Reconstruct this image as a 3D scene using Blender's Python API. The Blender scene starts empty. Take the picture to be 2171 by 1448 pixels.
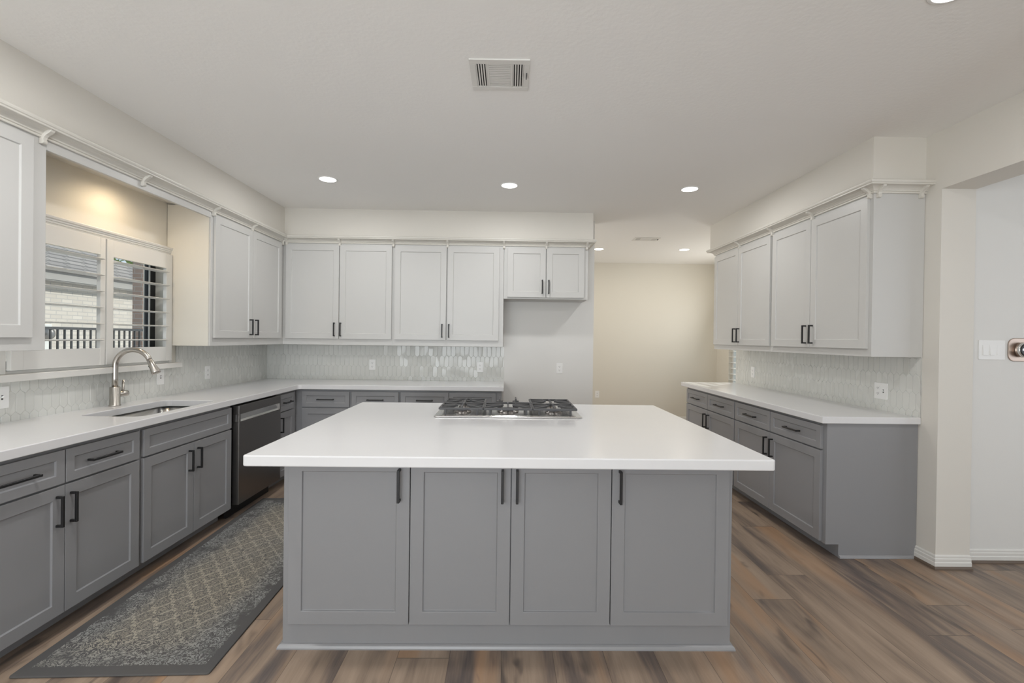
import bpy, math, random
from mathutils import Vector, Matrix
random.seed(7)
S = bpy.context.scene
COL = S.collection

# ------------------------------------------------------------------ camera
F_PX, W_PX = 990.4838, 2171.0
YAW, PITCH, ROLL, CZ = 0.0145, -0.0061, 0.0128, 1.3904
cy, sy, cp, sp = math.cos(YAW), math.sin(YAW), math.cos(PITCH), math.sin(PITCH)
cr, sr = math.cos(ROLL), math.sin(ROLL)
_r = Vector((cy, -sy, 0)); _f = Vector((sy * cp, cy * cp, sp)); _u = _r.cross(_f)
right = cr * _r + sr * _u; up = -sr * _r + cr * _u
cam_d = bpy.data.cameras.new('camera'); cam = bpy.data.objects.new('camera', cam_d); COL.objects.link(cam)
cam.matrix_world = Matrix(((right.x, up.x, -_f.x, 0), (right.y, up.y, -_f.y, 0), (right.z, up.z, -_f.z, CZ), (0, 0, 0, 1)))
cam_d.sensor_fit = 'HORIZONTAL'; cam_d.sensor_width = 36.0; cam_d.lens = 36.0 * F_PX / W_PX
cam_d.clip_start = 0.05
S.camera = cam

# ------------------------------------------------------------------ view, world, sun, daylight, unseen fill lamps
S.view_settings.view_transform = 'Standard'; S.view_settings.look = 'None'
S.view_settings.exposure = -0.08; S.view_settings.gamma = 1.0; S.view_settings.use_curve_mapping = False
S.cycles.max_bounces = 10; S.cycles.diffuse_bounces = 7; S.cycles.glossy_bounces = 4
S.cycles.transparent_max_bounces = 16
S.cycles.caustics_reflective = False; S.cycles.caustics_refractive = False
S.cycles.sample_clamp_indirect = 6.0
world = bpy.data.worlds.new('sky'); S.world = world; world.use_nodes = True
bg = world.node_tree.nodes['Background']
bg.inputs[0].default_value = (0.80, 0.90, 1.0, 1); bg.inputs[1].default_value = 1.0

def lamp(name, kind, loc, direction, energy, color, parent=None, **kw):
    d = bpy.data.lights.new(name, kind); d.energy = energy; d.color = color
    for k, v in kw.items(): setattr(d, k, v)
    o = bpy.data.objects.new(name, d); COL.objects.link(o)
    o.location = loc
    o.rotation_euler = Vector(direction).to_track_quat('-Z', 'Y').to_euler()
    if parent: o.parent = parent
    return o
lamp('sun', 'SUN', (6, 8, 6), (-1.35, -1.40, -0.88), 5.0, (1.0, 0.95, 0.86), angle=0.009)
lamp('daylight_patio_window', 'AREA', (-0.95, -2.70, 1.30), (0, 1, 0.70), 150, (0.92, 0.965, 1.0), shape='RECTANGLE', size=2.9, size_y=2.1)
lamp('fill_hall_side', 'AREA', (5.20, 0.6, 1.35), (-1, 0, 0.15), 15, (0.97, 0.98, 1.0), shape='RECTANGLE', size=3.0, size_y=1.9)  # added fill from the hall side, brightens the left base cabinets
lamp('fill_hall_rear', 'AREA', (4.05, -2.70, 1.35), (0, 1, 0), 2.5, (0.97, 0.98, 1.0), shape='RECTANGLE', size=1.5, size_y=1.8)  # added fill behind the camera, brightens the hall wall
lamp('fill_dining_left', 'AREA', (-0.98, 6.65, 1.40), (1, 0, 0.25), 24, (1.0, 0.97, 0.92), shape='RECTANGLE', size=1.9, size_y=1.5)  # added fill hidden behind the back wall, evens out the far wall
lamp('daylight_dining_window', 'AREA', (3.50, 6.72, 1.75), (-1, 0, 0.30), 10, (1.0, 0.97, 0.92), shape='RECTANGLE', size=1.5, size_y=0.75)

# ------------------------------------------------------------------ materials
def new_mat(name):
    m = bpy.data.materials.new(name); m.use_nodes = True
    return m, m.node_tree, m.node_tree.nodes['Principled BSDF']
def plain(name, col, rough=0.5, metal=0.0, spec=0.5, bump=0.0, bscale=300.0, var=0.0, vscale=3.0, coat=0.0):
    m, t, b = new_mat(name)
    b.inputs['Base Color'].default_value = (*col, 1); b.inputs['Roughness'].default_value = rough
    b.inputs['Metallic'].default_value = metal; b.inputs['Specular IOR Level'].default_value = spec
    if coat: b.inputs['Coat Weight'].default_value = coat; b.inputs['Coat Roughness'].default_value = 0.05
    tc = t.nodes.new('ShaderNodeTexCoord')
    if bump:
        n = t.nodes.new('ShaderNodeTexNoise'); n.inputs['Scale'].default_value = bscale; n.inputs['Detail'].default_value = 3
        bp = t.nodes.new('ShaderNodeBump'); bp.inputs['Strength'].default_value = bump; bp.inputs['Distance'].default_value = 0.002
        t.links.new(tc.outputs['Object'], n.inputs['Vector']); t.links.new(n.outputs['Fac'], bp.inputs['Height'])
        t.links.new(bp.outputs['Normal'], b.inputs['Normal'])
    if var:
        n = t.nodes.new('ShaderNodeTexNoise'); n.inputs['Scale'].default_value = vscale; n.inputs['Detail'].default_value = 4
        mx = t.nodes.new('ShaderNodeMix'); mx.data_type = 'RGBA'
        mx.inputs[6].default_value = (*[c * (1 - var) for c in col], 1); mx.inputs[7].default_value = (*[min(1, c * (1 + var)) for c in col], 1)
        t.links.new(tc.outputs['Object'], n.inputs['Vector']); t.links.new(n.outputs['Fac'], mx.inputs[0]); t.links.new(mx.outputs[2], b.inputs['Base Color'])
    return m
M = {}
M['wall'] = plain('wall_paint', (0.70, 0.675, 0.625), 0.6, bump=0.12, bscale=160)
M['cream'] = plain('cream_wall_paint', (0.70, 0.67, 0.60), 0.6, bump=0.12, bscale=160)
M['hallwall'] = plain('pale_wall_paint', (0.74, 0.735, 0.715), 0.6, bump=0.12, bscale=160)
M['ceiling'] = plain('ceiling_texture_paint', (0.88, 0.875, 0.858), 0.75, bump=0.5, bscale=45)
M['white'] = plain('white_cabinet_paint', (0.565, 0.562, 0.547), 0.38, bump=0.03, bscale=250)
M['trim'] = plain('white_trim_paint', (0.72, 0.71, 0.68), 0.35)
M['crown'] = plain('cream_crown_paint', (0.66, 0.64, 0.59), 0.4)
M['grey'] = plain('grey_cabinet_paint', (0.262, 0.264, 0.274), 0.38, bump=0.03, bscale=250)
M['greymold'] = plain('grey_molding_paint', (0.30, 0.302, 0.312), 0.35)
M['quartz'] = plain('white_quartz', (0.71, 0.71, 0.72), 0.16, var=0.012, vscale=6)
M['grout'] = plain('pale_grout', (0.66, 0.665, 0.635), 0.5)
M['tile'] = plain('glossy_white_tile', (0.66, 0.665, 0.635), 0.08, spec=0.28, bump=0.02, bscale=30)
M['black'] = plain('matte_black_metal', (0.012, 0.012, 0.013), 0.42, metal=0.0)
M['blackgap'] = plain('black_plastic', (0.01, 0.01, 0.01), 0.5)
M['steel'] = plain('brushed_steel', (0.25, 0.237, 0.226), 0.30, metal=1.0, bump=0.03, bscale=60)
M['steelbright'] = plain('bright_steel', (0.70, 0.69, 0.67), 0.2, metal=1.0)
M['nickel'] = plain('brushed_nickel', (0.52, 0.49, 0.45), 0.26, metal=1.0)
M['iron'] = plain('cast_iron', (0.075, 0.075, 0.078), 0.5, bump=0.1, bscale=400)
M['plastic'] = plain('white_plastic', (0.84, 0.84, 0.83), 0.3)
M['slot'] = plain('dark_slot', (0.05, 0.05, 0.05), 0.6)
M['shoe'] = plain('brown_shoe_molding', (0.13, 0.095, 0.07), 0.5, var=0.15, vscale=12)
M['bronze'] = plain('brushed_bronze_steel', (0.50, 0.40, 0.34), 0.34, metal=1.0)
M['darkframe'] = plain('black_aluminium', (0.012, 0.012, 0.013), 0.4)
M['rail'] = plain('black_iron_railing', (0.015, 0.016, 0.02), 0.5)
M['screen'] = plain('thermostat_glass', (0.03, 0.03, 0.032), 0.15)
M['ventdark'] = plain('duct_dark', (0.03, 0.03, 0.028), 0.9)
M['earth'] = plain('concrete_path', (0.70, 0.69, 0.66), 0.9, var=0.1, vscale=2)
M['leaf'] = plain('green_leaf', (0.22, 0.30, 0.10), 0.6, var=0.4, vscale=4)
M['bark'] = plain('bark', (0.12, 0.09, 0.07), 0.9)
M['meter'] = plain('pale_metal_box', (0.6, 0.6, 0.58), 0.5)

def emis(name, col, strength):
    m, t, b = new_mat(name)
    b.inputs['Base Color'].default_value = (0.9, 0.9, 0.9, 1)
    b.inputs['Emission Color'].default_value = (*col, 1); b.inputs['Emission Strength'].default_value = strength
    return m
M['lens'] = emis('lit_lens', (1.0, 0.98, 0.94), 6.0)
M['digits'] = emis('screen_digits', (0.9, 0.92, 1.0), 1.0)

def glass_mat():
    m = bpy.data.materials.new('window_glass'); m.use_nodes = True; t = m.node_tree
    for n in list(t.nodes): t.nodes.remove(n)
    o = t.nodes.new('ShaderNodeOutputMaterial'); mx = t.nodes.new('ShaderNodeMixShader')
    tr = t.nodes.new('ShaderNodeBsdfTransparent'); gl = t.nodes.new('ShaderNodeBsdfGlossy'); lw = t.nodes.new('ShaderNodeLayerWeight'); fr = t.nodes.new('ShaderNodeMath'); pw = t.nodes.new('ShaderNodeMath'); pw.operation = 'POWER'; pw.inputs[1].default_value = 4.0; fr.operation = 'MULTIPLY_ADD'; fr.inputs[1].default_value = 0.7; fr.inputs[2].default_value = 0.03; t.links.new(lw.outputs['Facing'], pw.inputs[0]); t.links.new(pw.outputs[0], fr.inputs[0])
    tr.inputs[0].default_value = (0.93, 0.96, 0.97, 1); gl.inputs['Roughness'].default_value = 0.02
    t.links.new(fr.outputs[0], mx.inputs[0]); t.links.new(tr.outputs[0], mx.inputs[1]); t.links.new(gl.outputs[0], mx.inputs[2])
    t.links.new(mx.outputs[0], o.inputs[0]); return m
M['glass'] = glass_mat()

class N:   # tiny node helper
    def __init__(s, t): s.t = t
    def val(s, x, sock):
        if hasattr(x, 'is_output'): s.t.links.new(x, sock)
        elif isinstance(x, (tuple, list)): sock.default_value = x
        else: sock.default_value = x
    def m(s, op, a, b=None, c=None):
        n = s.t.nodes.new('ShaderNodeMath'); n.operation = op
        s.val(a, n.inputs[0])
        if b is not None: s.val(b, n.inputs[1])
        if c is not None: s.val(c, n.inputs[2])
        return n.outputs[0]
    def xyz(s, x, y, z):
        n = s.t.nodes.new('ShaderNodeCombineXYZ'); s.val(x, n.inputs[0]); s.val(y, n.inputs[1]); s.val(z, n.inputs[2]); return n.outputs[0]
    def noise(s, v, scale, detail=3, rough=0.5, dist=0.0):
        n = s.t.nodes.new('ShaderNodeTexNoise'); s.t.links.new(v, n.inputs['Vector'])
        n.inputs['Scale'].default_value = scale; n.inputs['Detail'].default_value = detail; n.inputs['Roughness'].default_value = rough; n.inputs['Distortion'].default_value = dist
        return n.outputs['Fac']
    def white(s, v):
        n = s.t.nodes.new('ShaderNodeTexWhiteNoise'); n.noise_dimensions = '3D'; s.t.links.new(v, n.inputs['Vector']); return n.outputs['Value']
    def mix(s, f, a, b):
        n = s.t.nodes.new('ShaderNodeMix'); n.data_type = 'RGBA'; s.val(f, n.inputs[0]); s.val(a, n.inputs[6]); s.val(b, n.inputs[7]); return n.outputs[2]
    def ramp(s, f, stops):
        n = s.t.nodes.new('ShaderNodeValToRGB'); s.t.links.new(f, n.inputs[0]); e = n.color_ramp.elements
        e[0].position, e[0].color = stops[0][0], (*stops[0][1], 1); e[1].position, e[1].color = stops[-1][0], (*stops[-1][1], 1)
        for p_, c_ in stops[1:-1]:
            k = e.new(p_); k.color = (*c_, 1)
        return n.outputs[0]
    def step(s, x, a, b):
        n = s.t.nodes.new('ShaderNodeMapRange'); n.interpolation_type = 'SMOOTHSTEP'; s.val(x, n.inputs[0]); n.inputs[1].default_value = a; n.inputs[2].default_value = b; return n.outputs[0]

def floor_mat():
    m, t, b = new_mat('vinyl_wood_planks'); n = N(t)
    tc = t.nodes.new('ShaderNodeTexCoord'); sp = t.nodes.new('ShaderNodeSeparateXYZ'); t.links.new(tc.outputs['Object'], sp.inputs[0])
    X, Y = sp.outputs[0], sp.outputs[1]
    u = n.m('DIVIDE', X, 0.226); ci = n.m('FLOOR', u); fu = n.m('FRACT', u)
    off = n.white(n.xyz(ci, 3.7, 0.0)); v = n.m('ADD', n.m('DIVIDE', Y, 1.83), off); ri = n.m('FLOOR', v); fv = n.m('FRACT', v)
    idv = n.white(n.xyz(ci, ri, 1.3)); idw = n.white(n.xyz(ci, ri, 8.1))
    base = n.xyz(n.m('ADD', X, n.m('MULTIPLY', idw, 7.0)), n.m('MULTIPLY', Y, 0.13), n.m('MULTIPLY', idv, 11.0))
    broad = n.noise(base, 9.0, 3, 0.55, 0.4)
    knots = n.noise(n.xyz(n.m('ADD', X, n.m('MULTIPLY', idv, 5.0)), n.m('MULTIPLY', Y, 0.30), idw), 7.0, 2, 0.5, 1.2)
    fine = n.noise(n.xyz(n.m('MULTIPLY', X, 1.0), n.m('MULTIPLY', Y, 0.045), idv), 140.0, 3, 0.6, 0.3)
    tone = n.m('ADD', n.m('MULTIPLY', broad, 0.86), n.m('ADD', n.m('MULTIPLY', idv, 0.10), n.m('MULTIPLY', fine, 0.17)))
    col = n.ramp(tone, [(0.34, (0.090, 0.074, 0.070)), (0.46, (0.165, 0.126, 0.104)), (0.56, (0.265, 0.198, 0.148)), (0.68, (0.345, 0.260, 0.195)), (0.85, (0.41, 0.315, 0.235))])
    col = n.mix(n.m('MULTIPLY', n.step(n.noise(base, 4.5, 2, 0.5, 0.5), 0.54, 0.70), 0.62), col, (0.40, 0.235, 0.13, 1))
    col = n.mix(n.m('MULTIPLY', n.step(knots, 0.60, 0.76), 0.8), col, (0.066, 0.052, 0.048, 1))
    gx = n.m('MINIMUM', fu, n.m('SUBTRACT', 1.0, fu)); gy = n.m('MINIMUM', fv, n.m('SUBTRACT', 1.0, fv))
    gap = n.m('MAXIMUM', n.m('LESS_THAN', gx, 0.006), n.m('LESS_THAN', gy, 0.0011))
    col = n.mix(n.m('MULTIPLY', gap, 0.6), col, (0.05, 0.035, 0.03, 1))
    t.links.new(col, b.inputs['Base Color']); b.inputs['Roughness'].default_value = 0.40
    bp = t.nodes.new('ShaderNodeBump'); bp.inputs['Strength'].default_value = 0.15; bp.inputs['Distance'].default_value = 0.001
    t.links.new(n.m('SUBTRACT', fine, gap), bp.inputs['Height']); t.links.new(bp.outputs[0], b.inputs['Normal'])
    return m
M['floor'] = floor_mat()

def rug_mat(L, Wd):
    m, t, b = new_mat('runner_damask_weave'); n = N(t)
    tc = t.nodes.new('ShaderNodeTexCoord'); sp = t.nodes.new('ShaderNodeSeparateXYZ'); t.links.new(tc.outputs['Object'], sp.inputs[0])
    X, Y = sp.outputs[0], sp.outputs[1]
    ax, ay = n.m('ABSOLUTE', X), n.m('ABSOLUTE', Y)
    wv = n.noise(n.xyz(X, Y, 0.0), 34.0, 2, 0.5)
    wob = n.m('MULTIPLY', n.m('SUBTRACT', wv, 0.5), 0.05)
    # ogee lattice with scrolling fill
    px_, py_ = 0.100, 0.130
    rip = n.m('MULTIPLY', n.m('SINE', n.m('MULTIPLY', n.m('ADD', X, n.m('MULTIPLY', Y, -0.6)), 190.0)), 0.07)
    a = n.m('ADD', n.m('ADD', n.m('DIVIDE', X, px_), n.m('DIVIDE', Y, py_)), rip); c = n.m('SUBTRACT', n.m('DIVIDE', X, px_), n.m('DIVIDE', Y, py_))
    la = n.m('ABSOLUTE', n.m('SINE', n.m('MULTIPLY', n.m('ADD', a, n.m('MULTIPLY', wob, 5.0)), math.pi)))
    lc = n.m('ABSOLUTE', n.m('SINE', n.m('MULTIPLY', n.m('ADD', c, n.m('MULTIPLY', wob, 5.0)), math.pi)))
    lat = n.m('MULTIPLY', n.m('LESS_THAN', n.m('MINIMUM', la, lc), 0.15), n.m('GREATER_THAN', n.noise(n.xyz(X, Y, 3.0), 24.0, 2, 0.6), 0.42))
    fold = n.m('ABSOLUTE', n.m('SINE', n.m('MULTIPLY', n.m('ADD', n.m('MULTIPLY', la, lc), n.m('MULTIPLY', wob, 3.0)), 9.0)))
    scroll = n.noise(n.xyz(n.m('MULTIPLY', X, 1.2), Y, 2.0), 30.0, 1.0, 0.5, 1.6)
    swirl = n.m('ABSOLUTE', n.m('SINE', n.m('MULTIPLY', scroll, 34.0)))
    fill = n.m('GREATER_THAN', n.m('ADD', n.m('MULTIPLY', swirl, 0.6), n.m('MULTIPLY', fold, 0.4)), 0.67)
    field = n.m('MAXIMUM', lat, n.m('MULTIPLY', fill, 0.80))
    bl = n.noise(n.xyz(X, Y, 5.0), 36.0, 2, 0.5, 1.4)
    blos = n.m('GREATER_THAN', n.m('ABSOLUTE', n.m('SINE', n.m('MULTIPLY', bl, 15.0))), 0.74)
    inb = n.m('MULTIPLY', n.m('LESS_THAN', n.m('ADD', ax, wob), Wd / 2 - 0.16), n.m('LESS_THAN', n.m('ADD', ay, wob), L / 2 - 0.24))
    pat = n.m('ADD', n.m('MULTIPLY', field, inb), n.m('MULTIPLY', n.m('MULTIPLY', blos, 0.9), n.m('SUBTRACT', 1.0, inb)))
    plain_b = n.m('MULTIPLY', n.m('LESS_THAN', n.m('ADD', ax, n.m('MULTIPLY', wob, 0.5)), Wd / 2 - 0.045), n.m('LESS_THAN', n.m('ADD', ay, n.m('MULTIPLY', wob, 0.5)), L / 2 - 0.055))
    edge = n.m('MINIMUM', n.m('SUBTRACT', Wd / 2, ax), n.m('SUBTRACT', L / 2, ay))
    core = n.step(edge, 0.06, 0.26)
    wn = n.m('ADD', n.noise(n.xyz(X, Y, 9.0), 7.0, 4, 0.65), n.m('MULTIPLY', core, 0.16))
    wear = n.m('MULTIPLY', n.step(wn, 0.36, 0.54), n.step(n.noise(n.xyz(X, Y, 4.0), 110.0, 2, 0.6), 0.26, 0.46))
    fac = n.m('MULTIPLY', n.m('MULTIPLY', pat, plain_b), wear)
    dark = n.mix(n.noise(n.xyz(X, Y, 1.0), 3.0, 3), (0.085, 0.087, 0.092, 1), (0.115, 0.108, 0.102, 1))
    light = n.mix(n.step(n.m('ADD', n.m('MULTIPLY', n.noise(n.xyz(X, Y, 7.0), 2.2, 3), 0.6), n.m('MULTIPLY', core, 0.35)), 0.25, 0.85), (0.31, 0.315, 0.305, 1), (0.42, 0.375, 0.295, 1))
    col = n.mix(fac, dark, light)
    t.links.new(col, b.inputs['Base Color']); b.inputs['Roughness'].default_value = 0.85; b.inputs['Specular IOR Level'].default_value = 0.2
    bp = t.nodes.new('ShaderNodeBump'); bp.inputs['Strength'].default_value = 0.3; bp.inputs['Distance'].default_value = 0.002
    t.links.new(n.m('ADD', n.noise(tc.outputs['Object'], 500.0, 1), fac), bp.inputs['Height']); t.links.new(bp.outputs[0], b.inputs['Normal'])
    return m

def brick_mat(name, c1, c2, mortar, sc, bw=0.5, rh=0.25, ms=0.02, axis='YZ'):
    m, t, b = new_mat(name); n = N(t)
    tc = t.nodes.new('ShaderNodeTexCoord'); sp = t.nodes.new('ShaderNodeSeparateXYZ'); t.links.new(tc.outputs['Object'], sp.inputs[0])
    v = n.xyz(sp.outputs[1] if axis[0] == 'Y' else sp.outputs[0], sp.outputs[2], 0.0)
    k = t.nodes.new('ShaderNodeTexBrick'); t.links.new(v, k.inputs['Vector']); k.inputs['Scale'].default_value = sc
    k.inputs['Color1'].default_value = (*c1, 1); k.inputs['Color2'].default_value = (*c2, 1); k.inputs['Mortar'].default_value = (*mortar, 1)
    k.inputs['Brick Width'].default_value = bw; k.inputs['Row Height'].default_value = rh; k.inputs['Mortar Size'].default_value = ms
    nz = n.noise(tc.outputs['Object'], 3.0, 4)
    t.links.new(n.mix(n.m('MULTIPLY', nz, 0.35), k.outputs['Color'], (*[x * 0.6 for x in c1], 1)), b.inputs['Base Color']); b.inputs['Roughness'].default_value = 0.9
    return m
M['brick'] = brick_mat('pale_brick', (0.50, 0.45, 0.40), (0.60, 0.55, 0.49), (0.42, 0.40, 0.375), 3.0, 0.75, 0.26, 0.03)
M['brickred'] = brick_mat('rosy_brick', (0.36, 0.25, 0.20), (0.42, 0.32, 0.27), (0.44, 0.41, 0.38), 4.0, 0.9, 0.30, 0.025, 'XZ')
M['shingle'] = brick_mat('weathered_shingles', (0.26, 0.24, 0.23), (0.36, 0.33, 0.31), (0.13, 0.12, 0.115), 1.8, 0.8, 0.20, 0.03)
M['siding'] = plain('grey_fascia_board', (0.30, 0.285, 0.27), 0.8, var=0.1)

# ------------------------------------------------------------------ mesh helpers
class MB:
    def __init__(s): s.v = []; s.f = []; s.sm = []
    def add(s, vs, fs, smooth=False):
        k = len(s.v); s.v += [tuple(p) for p in vs]
        for f in fs: s.f.append([i + k for i in f]); s.sm.append(smooth)
        return s
    def box(s, x0, x1, y0, y1, z0, z1):
        x0, x1 = min(x0, x1), max(x0, x1); y0, y1 = min(y0, y1), max(y0, y1); z0, z1 = min(z0, z1), max(z0, z1)
        return s.add([(x0, y0, z0), (x1, y0, z0), (x1, y1, z0), (x0, y1, z0), (x0, y0, z1), (x1, y0, z1), (x1, y1, z1), (x0, y1, z1)],
                     [(0, 3, 2, 1), (4, 5, 6, 7), (0, 1, 5, 4), (1, 2, 6, 5), (2, 3, 7, 6), (3, 0, 4, 7)])
    def prism(s, poly, mp, a0, a1):
        n = len(poly); vs = [mp(p, q, a0) for p, q in poly] + [mp(p, q, a1) for p, q in poly]
        return s.add(vs, [list(range(n))[::-1], list(range(n, 2 * n))] + [(i, (i + 1) % n, n + (i + 1) % n, n + i) for i in range(n)])
    def lathe(s, prof, c, axis=(0, 0, 1), n=32, smooth=True, caps=True):
        ax = Vector(axis).normalized(); q = ax.to_track_quat('Z', 'Y'); c = Vector(c); k = len(prof); vs = []
        for r, h in prof:
            for i in range(n):
                a = 2 * math.pi * i / n; vs.append(c + q @ Vector((r * math.cos(a), r * math.sin(a), h)))
        fs = [(j * n + i, j * n + (i + 1) % n, (j + 1) * n + (i + 1) % n, (j + 1) * n + i) for j in range(k - 1) for i in range(n)]
        b = len(s.v); s.add(vs, fs, smooth)
        if caps:
            s.f.append([b + i for i in range(n)][::-1]); s.sm.append(False)
            s.f.append([b + (k - 1) * n + i for i in range(n)]); s.sm.append(False)
        return s
    def tube(s, path, r, n=16, smooth=True):
        P = [Vector(p) for p in path]; k = len(P); R = r if isinstance(r, (list, tuple)) else [r] * k; vs = []
        T = [(P[min(i + 1, k - 1)] - P[max(i - 1, 0)]).normalized() for i in range(k)]
        ref = Vector((0, 0, 1)) if abs(T[0].z) < 0.9 else Vector((0, 1, 0))
        nx = T[0].cross(ref).normalized()
        for i in range(k):
            nx = (nx - T[i] * nx.dot(T[i])).normalized(); ny = T[i].cross(nx)
            for j in range(n):
                a = 2 * math.pi * j / n; vs.append(P[i] + R[i] * (math.cos(a) * nx + math.sin(a) * ny))
        fs = [(i * n + j, i * n + (j + 1) % n, (i + 1) * n + (j + 1) % n, (i + 1) * n + j) for i in range(k - 1) for j in range(n)]
        b = len(s.v); s.add(vs, fs, smooth)
        s.f.append([b + i for i in range(n)][::-1]); s.sm.append(False); s.f.append([b + (k - 1) * n + i for i in range(n)]); s.sm.append(False)
        return s
    def bar(s, a, b, w, h):   # rectangular bar from a to b, h is vertical
        a, b = Vector(a), Vector(b); d = (b - a).normalized()
        sd = d.cross(Vector((0, 0, 1)))
        if sd.length < 1e-4: sd = Vector((1, 0, 0))
        sd.normalize(); u = sd.cross(d); vs = []
        for p in (a, b):
            for i, j in ((-1, -1), (1, -1), (1, 1), (-1, 1)): vs.append(p + sd * (i * w / 2) + u * (j * h / 2))
        return s.add(vs, [(0, 1, 2, 3)[::-1], (4, 5, 6, 7), (0, 1, 5, 4), (1, 2, 6, 5), (2, 3, 7, 6), (3, 0, 4, 7)])
    def build(s, name, mat, parent=None, bevel=0.0, seg=2):
        import bmesh
        me = bpy.data.meshes.new(name); me.from_pydata(s.v, [], s.f)
        me.polygons.foreach_set('use_smooth', s.sm); me.materials.append(mat)
        bm = bmesh.new(); bm.from_mesh(me); bmesh.ops.recalc_face_normals(bm, faces=bm.faces); bm.to_mesh(me); bm.free()
        o = bpy.data.objects.new(name, me); COL.objects.link(o)
        if parent: o.parent = parent
        if bevel:
            md = o.modifiers.new('bevel', 'BEVEL'); md.width = bevel; md.segments = seg; md.limit_method = 'ANGLE'; md.angle_limit = 0.6
        return o
def thing(name, label, cat, loc=(0, 0, 0), rotz=0.0, group=None):
    o = bpy.data.objects.new(name, None); COL.objects.link(o); o.location = loc; o.rotation_euler = (0, 0, rotz); o.empty_display_size = 0.1
    return tag(o, label, cat, group)
def tag(o, label, cat, group=None):
    o['label'] = label; o['category'] = cat
    if group: o['group'] = group
    return o
def struct(o, label=None, cat=None):
    o['kind'] = 'structure'
    if label: o['label'] = label
    if cat: o['category'] = cat
    return o
def dup(root, loc, label, rotz=None):
    r = root.copy(); COL.objects.link(r); r.location = loc; r['label'] = label
    if rotz is not None: r.rotation_euler = (0, 0, rotz)
    for ch in list(root.children):
        c = ch.copy(); COL.objects.link(c); c.parent = r
        for g in list(ch.children):
            d = g.copy(); COL.objects.link(d); d.parent = c
    return r

# ------------------------------------------------------------------ key dimensions
XWL, YWB, XWR = -2.638, 5.21, 2.683           # kitchen walls
XUL, YUB, XUR = -2.303, 4.863, 2.348          # wall cabinet faces
XLF, YBF, XRF = -2.006, 4.577, 2.042          # worktop front edges
ZT, ZB, ZC = 0.915, 0.871, 2.712              # worktop top / underside, ceiling
H90 = math.pi / 2

# ------------------------------------------------------------------ setting
b = MB().box(-2.9, 5.4, -2.95, 3.05, -0.10, 0.0).box(-2.9, 3.8, 3.05, 8.2, -0.10, 0.0).build('floor', M['floor']); struct(b, 'brown wood plank floor', 'floor')
b = MB().box(-2.9, 5.4, -2.95, 3.05, ZC, ZC + 0.12).box(-2.9, 3.8, 3.05, 8.2, ZC, ZC + 0.12).build('ceiling', M['ceiling']); struct(b, 'textured off white ceiling', 'ceiling')
WY0, WY1, WZ0, WZ1 = 2.50, 3.662, 1.19, 2.03
XO = XWL - 0.17
b = MB().box(XO, XWL, -2.95, WY0, 0, ZC).box(XO, XWL, WY1, YWB + 0.12, 0, ZC).box(XO, XWL, WY0, WY1, 0, WZ0).box(XO, XWL, WY0, WY1, WZ1, ZC)
struct(b.build('wall_left', M['cream']), 'cream left wall with shuttered window over the sink', 'wall')
b = MB().box(XWL, 0.985, YWB, YWB + 0.12, 0, ZC); struct(b.build('wall_back', M['hallwall']), 'pale back wall behind corner cabinets', 'wall')
b = MB().box(XWR, XWR + 0.215, 2.85, 5.375, 0, ZC).box(XWR, XWR + 0.215, -0.7, 2.85, 2.351, ZC).box(XWR, XWR + 0.215, -2.95, -0.7, 0, ZC)
struct(b.build('wall_right', M['wall']), 'cream right wall with wide opening', 'wall')
b = MB().box(XWR + 0.215, 5.4, 2.936, 3.05, 0, ZC); struct(b.build('wall_hall', M['hallwall']), 'white hall wall with switches', 'wall')
b = MB().box(5.28, 5.4, -2.95, -1.0, 0, ZC).box(5.28, 5.4, 2.2, 2.936, 0, ZC).box(5.28, 5.4, -1.0, 2.2, 0, 0.3).box(5.28, 5.4, -1.0, 2.2, 2.35, ZC); struct(b.build('wall_hall_side', M['hallwall']))
b = MB().box(-1.2, 3.8, 8.0, 8.2, 0, ZC); struct(b.build('wall_dining_far', M['cream']), 'cream far wall of the next room', 'wall')
b = MB().box(-1.2, -1.06, YWB + 0.12, 5.6, 0, ZC).box(-1.2, -1.06, 7.7, 8.0, 0, ZC).box(-1.2, -1.06, 5.6, 7.7, 0, 0.55).box(-1.2, -1.06, 5.6, 7.7, 2.25, ZC); struct(b.build('wall_dining_left', M['cream']))
b = MB().box(XWR + 0.215, 3.8, 5.255, 5.375, 0, ZC); struct(b.build('wall_dining_near', M['cream']))
DY0, DY1, DZ0, DZ1 = 5.90, 7.57, 0.55, 2.15
b = MB().box(3.65, 3.8, 5.375, DY0, 0, ZC).box(3.65, 3.8, DY1, 8.0, 0, ZC).box(3.65, 3.8, DY0, DY1, 0, DZ0).box(3.65, 3.8, DY0, DY1, DZ1, ZC)
struct(b.build('wall_dining_right', M['cream']))
b = (MB().box(-2.9, -2.45, -2.95, -2.8, 0, ZC).box(0.55, 3.3, -2.95, -2.8, 0, ZC).box(4.8, 5.4, -2.95, -2.8, 0, ZC)
     .box(-2.45, 0.55, -2.95, -2.8, 0, 0.2).box(-2.45, 0.55, -2.95, -2.8, 2.4, ZC).box(3.3, 4.8, -2.95, -2.8, 0, 0.4).box(3.3, 4.8, -2.95, -2.8, 2.3, ZC))
struct(b.build('wall_rear', M['wall']))
w = thing('window_3', 'wide patio window behind the camera', 'window'); struct(w)
b = MB()
for x in (-2.45, -1.46, -0.50, 0.49): b.box(x, x + 0.06, -2.9, -2.84, 0.2, 2.4)
b.box(-2.45, 0.55, -2.9, -2.84, 0.2, 0.26).box(-2.45, 0.55, -2.9, -2.84, 2.34, 2.4); b.build('window_frame', M['trim'], w)
w = thing('added_window_4', 'unseen hall window added around the rear fill lamp', 'window'); struct(w)  # made-up window frame in front of the rear hall fill
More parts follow.
